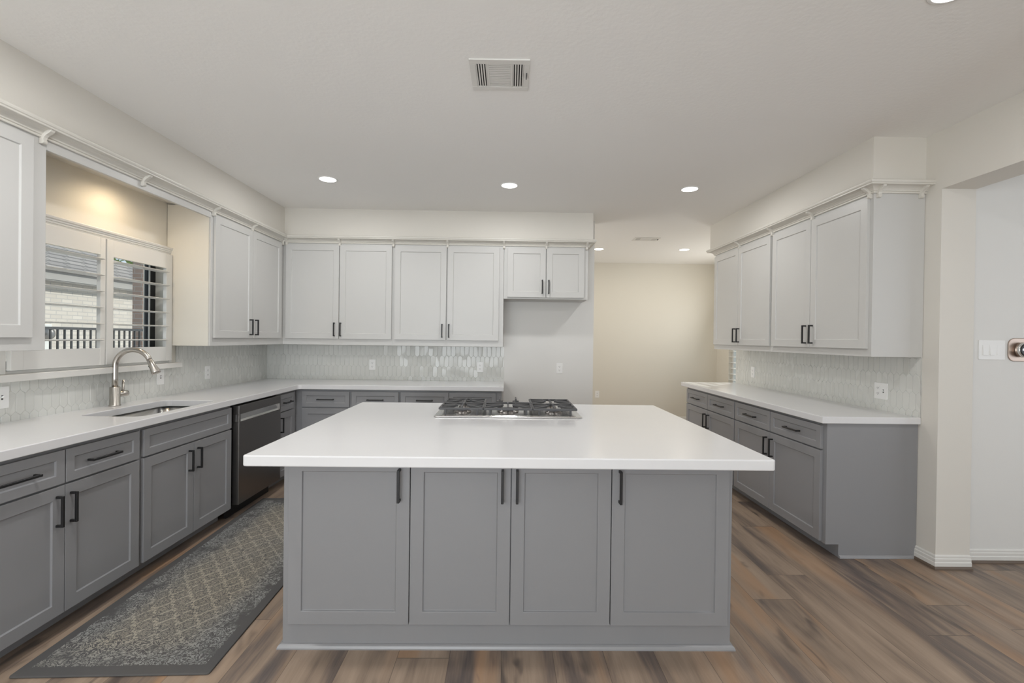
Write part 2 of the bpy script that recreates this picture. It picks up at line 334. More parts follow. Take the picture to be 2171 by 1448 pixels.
MB().box(3.3, 3.36, -2.9, -2.84, 0.4, 2.3).box(4.74, 4.8, -2.9, -2.84, 0.4, 2.3).box(3.3, 4.8, -2.9, -2.84, 0.4, 0.46).box(3.3, 4.8, -2.9, -2.84, 2.24, 2.3).build('window_frame', M['trim'], w)

# soffits above the wall cabinets
ZS = 2.405
b = MB().box(XWL, -2.295, -2.8, 4.873, ZS, ZC).box(XWL, 0.905, 4.873, YWB, ZS, ZC); struct(b.build('wall_soffit_left', M['wall']), 'cream soffit above left and back wall cabinets', 'soffit')
b = MB().box(2.341, XWR, 2.962, 5.34, ZS, ZC); struct(b.build('wall_soffit_right', M['wall']), 'cream soffit above right wall cabinets', 'soffit')
b = MB().box(XUL - 0.022, XUL, 2.372, 3.676, 2.303, ZS); struct(b.build('trim_4', M['white'], bevel=0.002), 'white header board over the sink window nook', 'trim')

# crown moulding, mitred sweep along the cabinet tops
CROWN = [(0, 2.350), (0.011, 2.350), (0.013, 2.353), (0.013, 2.358), (0.010, 2.361), (0.016, 2.364), (0.018, 2.369), (0.026, 2.378), (0.038, 2.386), (0.052, 2.3895),
         (0.066, 2.390), (0.068, 2.3925), (0.068, 2.398), (0.073, 2.402), (0.0755, 2.409), (0.0755, 2.416), (0.071, 2.420), (0, 2.420)]
def sweep(path, prof, side):
    P = [Vector((x, y, 0)) for x, y in path]; n = len(P); nd = []
    for i in range(n - 1):
        d = (P[i + 1] - P[i]).normalized(); nd.append(Vector((-d.y, d.x, 0)) * side)
    mb = MB(); vs = []
    for i in range(n):
        if i == 0: o = nd[0]
        elif i == n - 1: o = nd[-1]
        else:
            o = (nd[i - 1] + nd[i]).normalized(); o = o / o.dot(nd[i])
        vs += [P[i] + o * d + Vector((0, 0, z)) for d, z in prof]
    k = len(prof)
    fs = [(i * k + j, i * k + (j + 1) % k, (i + 1) * k + (j + 1) % k, (i + 1) * k + j) for i in range(n - 1) for j in range(k)]
    fs += [list(range(k)), list(range((n - 1) * k, n * k))]
    return mb.add(vs, fs)
CORB = [(0.0, 2.322), (0.010, 2.320), (0.019, 2.323), (0.024, 2.330), (0.022, 2.337), (0.020, 2.342), (0.023, 2.352), (0.033, 2.364), (0.046, 2.372), (0.057, 2.380), (0.062, 2.3895), (0.0, 2.3895)]
def corbel(parent, x, y, out):
    mb = MB(); w = 0.011
    sd = Vector((-out[1], out[0], 0)); o = Vector((out[0], out[1], 0)); c = Vector((x, y, 0))
    mb.prism(CORB, lambda d, z, a: c + o * d + sd * a + Vector((0, 0, z)), -w, w)
    return mb.build('corbel', M['crown'], parent, bevel=0.002)
t1 = sweep([(XUL, 1.3), (XUL, YUB), (0.853, YUB), (0.853, YWB)], CROWN, -1).build('trim_1', M['crown'])
struct(t1, 'white crown molding with small corbels along left and back cabinets', 'crown molding')
for y in (2.345, 2.985, 3.70, 4.25): corbel(t1, XUL, y, (1, 0))
corbel(t1, XUL, 4.835, (1, 0))
for x in (-2.262, -1.717, -1.166, -0.608, -0.024, 0.416, 0.835): corbel(t1, x, YUB, (0, -1))
t2 = sweep([(XWR, 5.215), (XUR, 5.215), (XUR, 2.962), (XWR, 2.962)], CROWN, -1).build('trim_2', M['crown'])
struct(t2, 'white crown molding with small corbels over right wall cabinets', 'crown molding')
for y in (4.66, 4.08, 3.545, 2.985): corbel(t2, XUR, y, (-1, 0))
for x in (2.372, 2.645): corbel(t2, x, 2.962, (0, -1))

# baseboards
BB = [(0, 0.018), (0.016, 0.018), (0.016, 0.040), (0.013, 0.044), (0.013, 0.062), (0.009, 0.066), (0.009, 0.078), (0.004, 0.084), (0, 0.084)]
SH = [(0, 0.0), (0.026, 0.0), (0.025, 0.008), (0.020, 0.015), (0.012, 0.020), (0, 0.020)]
for nm, path in (('baseboard_column', [(XWR, 2.984), (XWR, 2.85), (2.898, 2.85), (2.898, 2.93)]), ('baseboard_hall', [(2.925, 2.936), (5.28, 2.936)]), ('baseboard_dining', [(-1.0, 8.0), (3.65, 8.0), (3.65, 5.4)])):
    sd = -1 if nm != 'baseboard_column' else 1
    if nm == 'baseboard_column': path = path[:3]
    sgn = {'baseboard_column': -1, 'baseboard_hall': -1, 'baseboard_dining': -1}[nm]
    o = sweep(path, BB, sgn).build(nm, M['trim']); struct(o, {'baseboard_column': 'white baseboard around the wall end column', 'baseboard_hall': 'white baseboard under the hall switches', 'baseboard_dining': 'white baseboard along the far cream wall'}[nm], 'baseboard')
    sweep(path, SH, sgn).build('shoe_molding', M['shoe'], o)['label'] = 'brown quarter round shoe molding'

# ------------------------------------------------------------------ cabinets
def shaker(x0, x1, z0, z1, t=0.02, st=0.058, dep=0.008):
    mb = MB(); i = st; e = 0.003
    o_ = [(x0, z0), (x1, z0), (x1, z1), (x0, z1)]
    a_ = [(x0 + i, z0 + i), (x1 - i, z0 + i), (x1 - i, z1 - i), (x0 + i, z1 - i)]
    b_ = [(x0 + i + e, z0 + i + e), (x1 - i - e, z0 + i + e), (x1 - i - e, z1 - i - e), (x0 + i + e, z1 - i - e)]
    vs = [(x, 0, z) for x, z in o_] + [(x, -t, z) for x, z in o_] + [(x, -t, z) for x, z in a_] + [(x, -t + dep, z) for x, z in b_]
    fs = [(0, 1, 2, 3), (12, 13, 14, 15)]
    for k in range(4):
        j = (k + 1) % 4; fs += [(k, j, 4 + j, 4 + k), (4 + k, 4 + j, 8 + j, 8 + k), (8 + k, 8 + j, 12 + j, 12 + k)]
    return mb.add(vs, fs)
def handle(parent, x, z, L, vertical, t=0.02):
    mb = MB(); w = 0.0055; y1, y2 = -t, -t - 0.034
    if vertical:
        mb.box(x - w, x + w, y2, y2 + 0.011, z - L / 2, z + L / 2)
        for s_ in (-1, 1): mb.box(x - w, x + w, y2 + 0.011, y1, z + s_ * (L / 2 - 0.0055) - 0.0055, z + s_ * (L / 2 - 0.0055) + 0.0055)
    else:
        mb.box(x - L / 2, x + L / 2, y2, y2 + 0.011, z - w, z + w)
        for s_ in (-1, 1): mb.box(x + s_ * (L / 2 - 0.0055) - 0.0055, x + s_ * (L / 2 - 0.0055) + 0.0055, y2 + 0.011, y1, z - w, z + w)
    return mb.build('handle', M['black'], parent, bevel=0.0012, seg=1)
def cabinet(name, label, cat, loc, rotz, W, D, z0, z1, fronts, mat, toe=None, group=None, opentop=False, bevel=0.0015):
    r = thing(name, label, cat, loc, rotz, group)
    mb = MB()
    mp = lambda p, q, a: (a, p, q)
    if opentop:
        th = 0.018
        for a0, a1 in ((0, th), (W - th, W)): mb.prism([(0, z1), (D, z1), (D, 0), (toe, 0), (toe, z0), (0, z0)], mp, a0, a1)
        mb.box(th, W - th, 0, 0.02, z0, z1).box(th, W - th, toe, D, z0, z0 + 0.02).box(th, W - th, D - 0.01, D, z0 + 0.02, z1).box(th, W - th, toe, toe + 0.015, 0, z0)
    elif toe: mb.prism([(0, z1), (D, z1), (D, 0), (toe, 0), (toe, z0), (0, z0)], mp, 0, W)
    else: mb.box(0, W, 0, D, z0, z1)
    mb.build('carcass', mat, r, bevel=bevel)
    for f in fronts:
        kind, x0, x1, a, c = f[:5]
        st = 0.042 if kind == 'drawer' else 0.058
        o = shaker(x0, x1, a, c, st=st).build(kind, mat, r, bevel=0.0012)
        for h in f[5:]: handle(o, *h)
    return r
BASE_Z0, DZA, DZB, RZA, RZB = 0.085, 0.095, 0.686, 0.696, 0.850
HZ = 0.576; DRZ = 0.772

# left run (faces +X): local x = world Y
XF = XLF - 0.045
DL = XF - XWL - 0.002
def lrun(name, label, cat, y0, y1, fr, **kw):
    fr2 = [(k, a - y0, c - y0, z0, z1, *[(h[0] - y0, *h[1:]) for h in hs]) for k, a, c, z0, z1, *hs in fr]
    return cabinet(name, label, cat, (XF, y0, 0), H90, y1 - y0, DL, BASE_Z0, ZB, fr2, M['grey'], toe=0.085, **kw)
lrun('base_cabinet', 'grey two drawer base cabinet nearest the camera on the left', 'cabinet', 1.735, 2.648,
     [('drawer', 1.747, 2.190, RZA, RZB, (1.966, DRZ, 0.175, False)), ('drawer', 2.197, 2.632, RZA, RZB, (2.392, DRZ, 0.175, False)),
      ('door', 1.747, 2.190, DZA, DZB, (2.150, HZ, 0.142, True)), ('door', 2.194, 2.632, DZA, DZB, (2.219, HZ, 0.142, True))])
lrun('sink_cabinet', 'grey sink base cabinet with blank front beside the dishwasher', 'cabinet', 2.648, 3.525,
     [('drawer', 2.664, 3.508, RZA, RZB), ('door', 2.664, 3.087, DZA, DZB, (3.040, HZ, 0.138, True)), ('door', 3.091, 3.508, DZA, DZB, (3.125, HZ, 0.138, True))], opentop=True)
lrun('base_cabinet', 'narrow grey base cabinet between dishwasher and corner', 'cabinet', 4.222, 4.62,
     [('drawer', 4.232, 4.545, RZA, RZB, (4.388, DRZ, 0.150, False)), ('door', 4.232, 4.545, DZA, DZB, (4.268, HZ, 0.138, True))])

# back run (faces -Y)
YF = YBF + 0.045; DBk = YWB - YF - 0.002
def brun(name, label, x0, x1, fr):
    fr2 = [(k, a - x0, c - x0, z0, z1, *[(h[0] - x0, *h[1:]) for h in hs]) for k, a, c, z0, z1, *hs in fr]
    return cabinet(name, label, 'cabinet', (x0, YF, 0), 0, x1 - x0, DBk, BASE_Z0, ZB, fr2, M['grey'], toe=0.085)
brun('base_cabinet', 'grey base cabinet in the corner on the back wall', XF, -1.511,
     [('drawer', -1.985, -1.522, RZA, RZB, (-1.752, DRZ, 0.16, False)), ('door', -1.985, -1.522, DZA, DZB, (-1.56, HZ, 0.138, True))])
brun('base_cabinet', 'grey single drawer back wall cabinet second from the corner', -1.511, -1.029,
     [('drawer', -1.499, -1.040, RZA, RZB, (-1.268, DRZ, 0.16, False)), ('door', -1.499, -1.040, DZA, DZB, (-1.078, HZ, 0.138, True))])
brun('base_cabinet', 'grey two drawer back wall cabinet behind the cooktop', -1.029, -0.030,
     [('drawer', -1.018, -0.551, RZA, RZB, (-0.785, DRZ, 0.16, False)), ('drawer', -0.546, -0.085, RZA, RZB, (-0.315, DRZ, 0.16, False)),
      ('door', -1.018, -0.551, DZA, DZB, (-0.59, HZ, 0.138, True)), ('door', -0.546, -0.085, DZA, DZB, (-0.51, HZ, 0.138, True))])

# right run (faces -X): local x = (far Y) - world Y
XFR = XRF + 0.045; DR = XWR - XFR - 0.002
def rrun(name, label, cat, yfar, ynear, fr, x, D, z0, z1, mat, toe):
    fr2 = [(k, yfar - a, yfar - c, za, zb, *[(yfar - h[0], *h[1:]) for h in hs]) for k, a, c, za, zb, *hs in fr]
    return cabinet(name, label, cat, (x, yfar, 0), -H90, yfar - ynear, D, z0, z1, fr2, mat, toe=toe)
rrun('base_cabinet', 'grey two drawer base cabinet at far end of right run', 'cabinet', 5.298, 4.164,
     [('drawer', 5.272, 4.732, RZA, RZB, (5.00, DRZ, 0.165, False)), ('drawer', 4.722, 4.172, RZA, RZB, (4.447, DRZ, 0.165, False)),
      ('door', 5.272, 4.729, DZA, DZB, (4.766, HZ, 0.142, True)), ('door', 4.725, 4.172, DZA, DZB, (4.688, HZ, 0.142, True))], XFR, DR, BASE_Z0, ZB, M['grey'], 0.085)
rc = rrun('base_cabinet', 'grey two drawer base cabinet at near end of right run', 'cabinet', 4.164, 2.984,
     [('drawer', 4.156, 3.605, RZA, RZB, (3.88, DRZ, 0.165, False)), ('drawer', 3.597, 3.020, RZA, RZB, (3.309, DRZ, 0.165, False)),
      ('door', 4.156, 3.602, DZA, DZB, (3.640, HZ, 0.142, True)), ('door', 3.598, 3.020, DZA, DZB, (3.561, HZ, 0.142, True))], XFR, DR, BASE_Z0, ZB, M['grey'], 0.085)
QR = [(0, 0), (0.014, 0), (0.0135, 0.006), (0.010, 0.013), (0.005, 0.017), (0, 0.018)]
mb = MB(); mb.prism(QR, lambda p, q, a: (1.18 + p, a, q), 0.087, DR); mb.build('base_molding', M['greymold'], rc)

# wall cabinets
UZ0, UZ1, UDA, UDB, UHZ = 1.303, 2.40, 1.366, 2.332, 1.462
def lup(name, label, y0, y1, fr):
    fr2 = [(k, a - y0, c - y0, z0, z1, *[(h[0] - y0, *h[1:]) for h in hs]) for k, a, c, z0, z1, *hs in fr]
    return cabinet(name, label, 'cabinet', (XUL, y0, 0), H90, y1 - y0, XUL - XWL - 0.002, UZ0, UZ1, fr2, M['white'])
lup('wall_cabinet', 'white wall cabinet left of the sink window', 1.72, 2.372, [('door', 1.78, 2.291, UDA, UDB, (1.82, UHZ, 0.142, True))])
wn_ = lup('wall_cabinet', 'white two door wall cabinet right of the sink window', 3.676, YUB, [('door', 3.709, 4.249, UDA, UDB, (4.206, UHZ, 0.142, True)), ('door', 4.253, 4.793, UDA, UDB, (4.296, UHZ, 0.142, True))])
o = MB().box(-0.004, 0.0, 0.012, XUL - XWL - 0.004, UZ0, 2.398).build('warm_tint_panel', M['cream'], wn_, bevel=0.001); o['label'] = 'added end panel facing the window, warm nook glow in its cream colour'  # added sheet, warm glow of the nook lamp put into its colour
def bup(name, label, x0, x1, z0, fr):
    fr2 = [(k, a - x0, c - x0, za, zb, *[(h[0] - x0, *h[1:]) for h in hs]) for k, a, c, za, zb, *hs in fr]
    return cabinet(name, label, 'cabinet', (x0, YUB, 0), 0, x1 - x0, YWB - YUB - 0.002, z0, UZ1, fr2, M['white'])
bup('wall_cabinet', 'tall white two door wall cabinet in the back left corner', XUL, -1.166, UZ0,
    [('door', -2.268, -1.722, UDA, UDB, (-1.762, UHZ, 0.142, True)), ('door', -1.713, -1.180, UDA, UDB, (-1.697, UHZ, 0.142, True))])
bup('wall_cabinet', 'tall white two door back wall cabinet beside the fridge space', -1.166, -0.024, UZ0,
    [('door', -1.148, -0.617, UDA, UDB, (-0.655, UHZ, 0.142, True)), ('door', -0.604, -0.071, UDA, UDB, (-0.585, UHZ, 0.142, True))])
bup('wall_cabinet', 'short white wall cabinet above the empty fridge space', -0.022, 0.853, 1.804,
    [('door', 0.016, 0.411, 1.822, UDB, (0.375, 1.930, 0.142, True)), ('door', 0.421, 0.812, 1.822, UDB, (0.443, 1.930, 0.142, True))])
UDB_R = 2.325
rrun('wall_cabinet', 'white two door wall cabinet at far end of right wall', 'cabinet', 5.215, 4.076,
     [('door', 5.195, 4.664, UDA - 0.012, UDB_R, (4.700, 1.452, 0.142, True)), ('door', 4.659, 4.096, UDA - 0.012, UDB_R, (4.622, 1.452, 0.142, True))], XUR, XWR - XUR - 0.002, UZ0, UZ1, M['white'], None)
rrun('wall_cabinet', 'white two door wall cabinet at near end of right wall', 'cabinet', 4.076, 2.962,
     [('door', 4.060, 3.548, UDA - 0.012, UDB_R, (3.588, 1.452, 0.142, True)), ('door', 3.543, 2.990, UDA - 0.012, UDB_R, (3.510, 1.452, 0.142, True))], XUR, XWR - XUR - 0.002, UZ0, UZ1, M['white'], None)

# island
ib = thing('island_cabinet', 'grey four door kitchen island base on plank floor', 'island', (0, 0, 0))
IX0, IX1, IY0, IY1 = -0.977, 1.034, 2.091, 3.37
MB().box(IX0, IX1, IY0, IY1, 0, ZB).build('carcass', M['grey'], ib, bevel=0.002)
for x0, x1, hx in ((-0.947, -0.4145, -0.459), (-0.4105, 0.033, -0.004), (0.037, 0.481, 0.061), (0.485, 1.012, 0.518)):
    o = shaker(x0, x1, 0.115, 0.852).build('door', M['grey'], ib, bevel=0.0012); o.location = (0, IY0, 0)
    handle(o, hx, 0.738, 0.145, True)
prof = [(0, 0), (0.018, 0), (0.018, 0.006), (0.014, 0.015), (0.007, 0.019), (0, 0.020)]
sweep([(IX0, IY1), (IX0, IY0), (IX1, IY0), (IX1, IY1)], prof, -1).build('base_molding', M['greymold'], ib)

# ------------------------------------------------------------------ worktops
def slab(name, outer, z0, z1, mat, holes=(), bevel=0.004, parent=None):
    import bmesh
    bm = bmesh.new()
    for lp in [outer] + list(holes):
        vs = [bm.verts.new((x, y, z1)) for x, y in lp]
        for i in range(len(vs)): bm.edges.new((vs[i], vs[(i + 1) % len(vs)]))
    bmesh.ops.triangle_fill(bm, use_beauty=True, use_dissolve=False, edges=bm.edges[:])
    bmesh.ops.dissolve_limit(bm, angle_limit=0.01, verts=bm.verts[:], edges=bm.edges[:])
    r = bmesh.ops.extrude_face_region(bm, geom=bm.faces[:])
    for v in [g for g in r['geom'] if isinstance(g, bmesh.types.BMVert)]: v.co.z = z0
    bmesh.ops.recalc_face_normals(bm, faces=bm.faces)
    me = bpy.data.meshes.new(name); bm.to_mesh(me); bm.free(); me.materials.append(mat)
    o = bpy.data.objects.new(name, me); COL.objects.link(o)
    if parent: o.parent = parent
    if bevel:
        md = o.modifiers.new('bevel', 'BEVEL'); md.width = bevel; md.segments = 2; md.limit_method = 'ANGLE'; md.angle_limit = 0.9
    return o
def rrect(x0, x1, y0, y1, r, n=6):
    pts = []
    for cx, cy_, a0 in ((x1 - r, y1 - r, 0), (x0 + r, y1 - r, 90), (x0 + r, y0 + r, 180), (x1 - r, y0 + r, 270)):
        for k in range(n + 1):
            a = math.radians(a0 + 90 * k / n); pts.append((cx + r * math.cos(a), cy_ + r * math.sin(a)))
    return pts
SX0, SX1, SY0, SY1 = -2.455, -2.085, 2.715, 3.405
def arc(cx, cy_, r, a0, a1, n=6): return [(cx + r * math.cos(math.radians(a0 + (a1 - a0) * k / n)), cy_ + r * math.sin(math.radians(a0 + (a1 - a0) * k / n))) for k in range(n + 1)]
outer = [(XWL + 0.001, 1.715), (XLF, 1.715)] + arc(XLF + 0.03, YBF - 0.03, 0.03, 180, 90) + [(-0.009, YBF), (-0.009, YWB - 0.001), (XWL + 0.001, YWB - 0.001)]
ct = slab('countertop', outer, ZB, ZT, M['quartz'], [rrect(SX0, SX1, SY0, SY1, 0.055)])
tag(ct, 'white quartz L shaped countertop along left and back cabinets', 'countertop')
ct = slab('countertop', [(XRF, 2.964), (XWR - 0.001, 2.964), (XWR - 0.001, 5.378), (XRF, 5.378)], ZB, ZT, M['quartz'])
tag(ct, 'white quartz countertop on the right wall cabinets', 'countertop')
ct = slab('countertop', rrect(-1.036, 1.097, 1.860, 3.415, 0.014), ZB, ZT, M['quartz'], bevel=0.005)
tag(ct, 'large white quartz island countertop with cooktop set in', 'countertop')

# sink
sk = thing('sink', 'stainless undermount sink set into the left countertop', 'sink', (0, 0, 0))
mb = MB(); L0 = rrect(SX0 - 0.02, SX1 + 0.02, SY0 - 0.02, SY1 + 0.02, 0.06); L1 = rrect(SX0 - 0.004, SX1 + 0.004, SY0 - 0.004, SY1 + 0.004, 0.058)
L2 = rrect(SX0 + 0.006, SX1 - 0.006, SY0 + 0.006, SY1 - 0.006, 0.05); L3 = rrect(SX0 + 0.025, SX1 - 0.025, SY0 + 0.025, SY1 - 0.025, 0.045)
n = len(L0); zz = (ZB - 0.001, ZB - 0.001, ZB - 0.185, ZB - 0.205)
vs = [(x, y, z) for L, z in zip((L0, L1, L2, L3), zz) for x, y in L]
fs = [(k * n + i, k * n + (i + 1) % n, (k + 1) * n + (i + 1) % n, (k + 1) * n + i) for k in range(3) for i in range(n)] + [list(range(3 * n, 4 * n))]
mb.add(vs, fs, True); o = mb.build('basin', M['steelbright'], sk)
md = o.modifiers.new('solid', 'SOLIDIFY'); md.thickness = 0.0015; md.offset = -1
MB().lathe([(0.042, 0.0), (0.044, 0.003), (0.036, 0.004), (0.02, 0.002)], ((SX0 + SX1) / 2, (SY0 + SY1) / 2, ZB - 0.204)).build('drain', M['nickel'], sk)

# faucet
FX, FY = -2.560, 3.105
fc = thing('faucet', 'brushed nickel gooseneck faucet behind the sink', 'faucet', (FX, FY, ZT))
MB().lathe([(0.0325, 0), (0.0325, 0.006), (0.029, 0.010), (0.029, 0.122), (0.027, 0.126), (0.018, 0.127)], (0, 0, 0)).build('body', M['nickel'], fc)
R_ = 0.108; path = [(0, 0, 0.12), (0, 0, 0.18), (0, 0, 0.262)]
for k in range(1, 19):
    a = math.radians(180 - 158 * k / 18); path.append((R_ + R_ * math.cos(a), 0.10 * (R_ + R_ * math.cos(a)), 0.262 + R_ * math.sin(a)))
MB().tube(path, 0.0165, 20).build('spout', M['nickel'], fc)
e = Vector(path[-1]); d = (Vector(path[-1]) - Vector(path[-2])).normalized()
sh = MB().tube([e, e + d * 0.003, e + d * 0.006, e + d * 0.04, e + d * 0.085, e + d * 0.098], [0.0165, 0.0150, 0.0178, 0.0190, 0.0265, 0.0255], 24).build('spray_head', M['nickel'], fc)
sdv = Vector((0, 0, 1)).cross(d).normalized(); inw = Vector((d.z, 0, -d.x)).normalized()
q = e + d * 0.058 + inw * 0.0215
MB().bar(q - d * 0.028, q + d * 0.022, 0.009, 0.005).build('spray_button', M['blackgap'], sh)
MB().lathe([(0.019, 0.0), (0.019, 0.052), (0.0195, 0.054), (0.0195, 0.072), (0.015, 0.078), (0.008, 0.080)], (0, 0.022, 0.074), (0, 1, 0)).build('valve', M['nickel'], fc)
MB().tube([(0, 0.060, 0.086), (0.002, 0.062, 0.105), (0.004, 0.064, 0.165)], [0.010, 0.0085, 0.0075], 14).build('lever', M['nickel'], fc)

# dishwasher
dw = thing('dishwasher', 'stainless steel dishwasher between sink cabinet and corner cabinet', 'dishwasher', (XF, 3.545, 0), H90)
WD = 0.655
MB().box(0.002, WD - 0.002, 0.0, DL - 0.02, 0.10, ZB - 0.004).build('tub', M['blackgap'], dw)
fy = -(-1.997 - XF)
mb = MB(); mb.box(0, WD, fy, -0.0, 0.110, 0.735); mb.box(0, WD, fy, 0, 0.792, 0.858); mb.box(0, WD, fy + 0.022, 0, 0.735, 0.792); mb.box(0, 0.022, fy, fy + 0.022, 0.735, 0.792); mb.box(WD - 0.022, WD, fy, fy + 0.022, 0.735, 0.792)
mb.build('door', M['steel'], dw, bevel=0.002)
MB().prism([(fy + 0.0005, 0.737), (fy + 0.021, 0.745), (fy + 0.021, 0.790), (fy + 0.017, 0.790), (fy + 0.010, 0.750)], lambda p, q, a: (a, p, q), 0.024, WD - 0.024).build('pocket_handle', M['steelbright'], dw)['label'] = 'bright recessed handle strip'
MB().box(0.01, WD - 0.01, 0.045, 0.06, 0.0, 0.10).build('toe_kick', M['blackgap'], dw)

# ------------------------------------------------------------------ cooktop
ck = thing('cooktop', 'stainless gas cooktop with black grates on the island', 'cooktop', (0.023, 3.055, ZT))
CW, CD = 0.4455, 0.265
o = slab('pan', rrect(-CW, CW, -CD, CD, 0.018), 0.0, 0.009, M['steelbright'], bevel=0.004, parent=ck)
mb = MB(); mb.prism(rrect(-CW + 0.03, CW - 0.03, -CD + 0.028, CD - 0.028, 0.03), lambda p, q, a: (p, q, a), 0.0085, 0.0105); mb.build('burner_plate', M['steelbright'], ck, bevel=0.001)
for bx, by, br in ((-0.285, -0.115, 0.042), (-0.285, 0.115, 0.034), (0.0, -0.085, 0.055), (0.285, -0.115, 0.042), (0.285, 0.115, 0.034)):
    o = MB().lathe([(br + 0.012, 0.0105), (br + 0.010, 0.018), (br, 0.020), (br, 0.024), (0.0, 0.024)], (bx, by, 0), caps=False).build('burner', M['steel'], ck)
    MB().lathe([(br - 0.002, 0.0245), (br - 0.002, 0.030), (br - 0.010, 0.034), (0.0, 0.035)], (bx, by, 0), caps=False).build('burner_cap', M['iron'], o)
def grate(x0, x1, y0, y1, centers):
    mb = MB(); z = 0.047; w, h = 0.013, 0.013
    for a, c in (((x0, y0), (x1, y0)), ((x1, y0), (x1, y1)), ((x1, y1), (x0, y1)), ((x0, y1), (x0, y0))): mb.bar((*a, z), (*c, z), w, h)
    if len(centers) > 1:
        ym = (y0 + y1) / 2; mb.bar((x0, ym, z), (x1, ym, z), w, h)
    for cx, cy_ in centers:
        hy = min(abs(cy_ - y0), 0.11); hx = (x1 - x0) / 2
        for dx, dy in ((-1, 0), (1, 0)): mb.bar((cx + dx * hx, cy_, z + 0.001), (cx + dx * 0.028, cy_, z + 0.005), 0.013, 0.014)
        for dy in (-1, 1): mb.bar((cx, cy_ + dy * hy, z + 0.001), (cx, cy_ + dy * 0.028, z + 0.008), 0.013, 0.014)
        for dx in (-1, 1):
            for dy in (-1, 1): mb.bar((cx + dx * hx, cy_ + dy * hy * 0.92, z + 0.002), (cx + dx * 0.042, cy_ + dy * 0.036, z + 0.007), 0.012, 0.013)
    lx = (x0 + 0.035, x1 - 0.035)
    for x in lx:
        for y in (y0, y1): mb.bar((x, y, 0.0105), (x, y, z), 0.012, 0.012)
    return mb.build('grate', M['iron'], ck, bevel=0.002, seg=1)
grate(-0.415, -0.153, -0.222, 0.225, [(-0.285, -0.112), (-0.285, 0.113)])
grate(-0.146, 0.146, -0.222, 0.045, [(0.0, -0.088)])
grate(0.153, 0.415, -0.222, 0.225, [(0.285, -0.112), (0.285, 0.113)])
for kx, ky in ((-0.055, 0.135), (0.055, 0.135), (-0.055, 0.205), (0.055, 0.205)):
    k = MB().lathe([(0.021, 0.0105), (0.021, 0.015), (0.016, 0.017), (0.016, 0.034), (0.022, 0.036), (0.022, 0.042), (0.0, 0.043)], (kx, ky, 0), n=24, caps=False).build('knob', M['iron'], ck)
    MB().bar((kx, ky - 0.021, 0.054), (kx, ky + 0.021, 0.054), 0.010, 0.024).build('knob_grip', M['iron'], k, bevel=0.002)

# ------------------------------------------------------------------ backsplashes: elongated hexagon tiles
def backsplash(label, loc, rotz, W, rects, face):
    r = thing('backsplash', label, 'backsplash', loc, rotz)
    g = MB(); tl = MB(); tw, s_, p_ = 0.050, 0.093, 0.023
    rnd = random.Random(len(label))
    for x0, x1, z0, z1 in rects:
        g.box(x0, x1, -0.0070, -0.001, z0, z1)
        row = 0; zc = ZT - 0.02
        while zc - s_ < z1:
            k0 = int(x0 / tw) - 1
            for k in range(k0, int(x1 / tw) + 2):
                cx = (k + (0.5 if row % 2 else 0)) * tw
                def hexa(e): 
                    w_, a_, q_ = tw / 2 - 0.0006 - e, s_ / 2, p_ - 0.0006 - e
                    return [(cx - w_, zc - a_), (cx, zc - a_ - q_), (cx + w_, zc - a_), (cx + w_, zc + a_), (cx, zc + a_ + q_), (cx - w_, zc + a_)]
                cl = lambda P: [(min(max(x, x0), x1), min(max(z, z0), z1)) for x, z in P]
                o_, i_ = cl(hexa(0)), cl(hexa(0.0025))
                if max(x for x, z in o_) - min(x for x, z in o_) < 0.006 or max(z for x, z in o_) - min(z for x, z in o_) < 0.006: continue
                tx, tz = rnd.gauss(0, 0.034), rnd.gauss(0, 0.022)
                vs = [(x, -0.0060, z) for x, z in o_] + [(x, -0.0075, z) for x, z in o_] + [(x, -0.0078 + (x - cx) * tx + (z - zc) * tz, z) for x, z in i_]
                fs = [tuple(range(12, 18)), tuple(range(6))[::-1]]
                for a in range(6):
                    c = (a + 1) % 6; fs += [(a, c, 6 + c, 6 + a)]
                tl.add(vs, fs)
                k_ = len(tl.v) - 18
                for a in range(6):
                    c = (a + 1) % 6; tl.f.append([k_ + 6 + a, k_ + 6 + c, k_ + 12 + c, k_ + 12 + a]); tl.sm.append(True)
            row += 1; zc += s_ + p_
    g.build('grout', M['grout'], r); tl.build('tiles', M['tile'], r)
    return r
backsplash('pale elongated hexagon tile backsplash behind the sink', (XWL, 0, 0), H90, 0, [(1.715, 2.372, ZT, UZ0), (2.372, 3.775, ZT, 1.130), (3.775, YWB - 0.008, ZT, UZ0)], 0)
backsplash('glossy elongated hexagon tile backsplash on the back wall', (0, YWB, 0), 0, 0, [(XWL + 0.001, -0.010, ZT, UZ0)], 0)
backsplash('pale elongated hexagon tile backsplash on the right wall', (XWR, 0, 0), -H90, 0, [(-5.372, -2.964, ZT, UZ0)], 0)

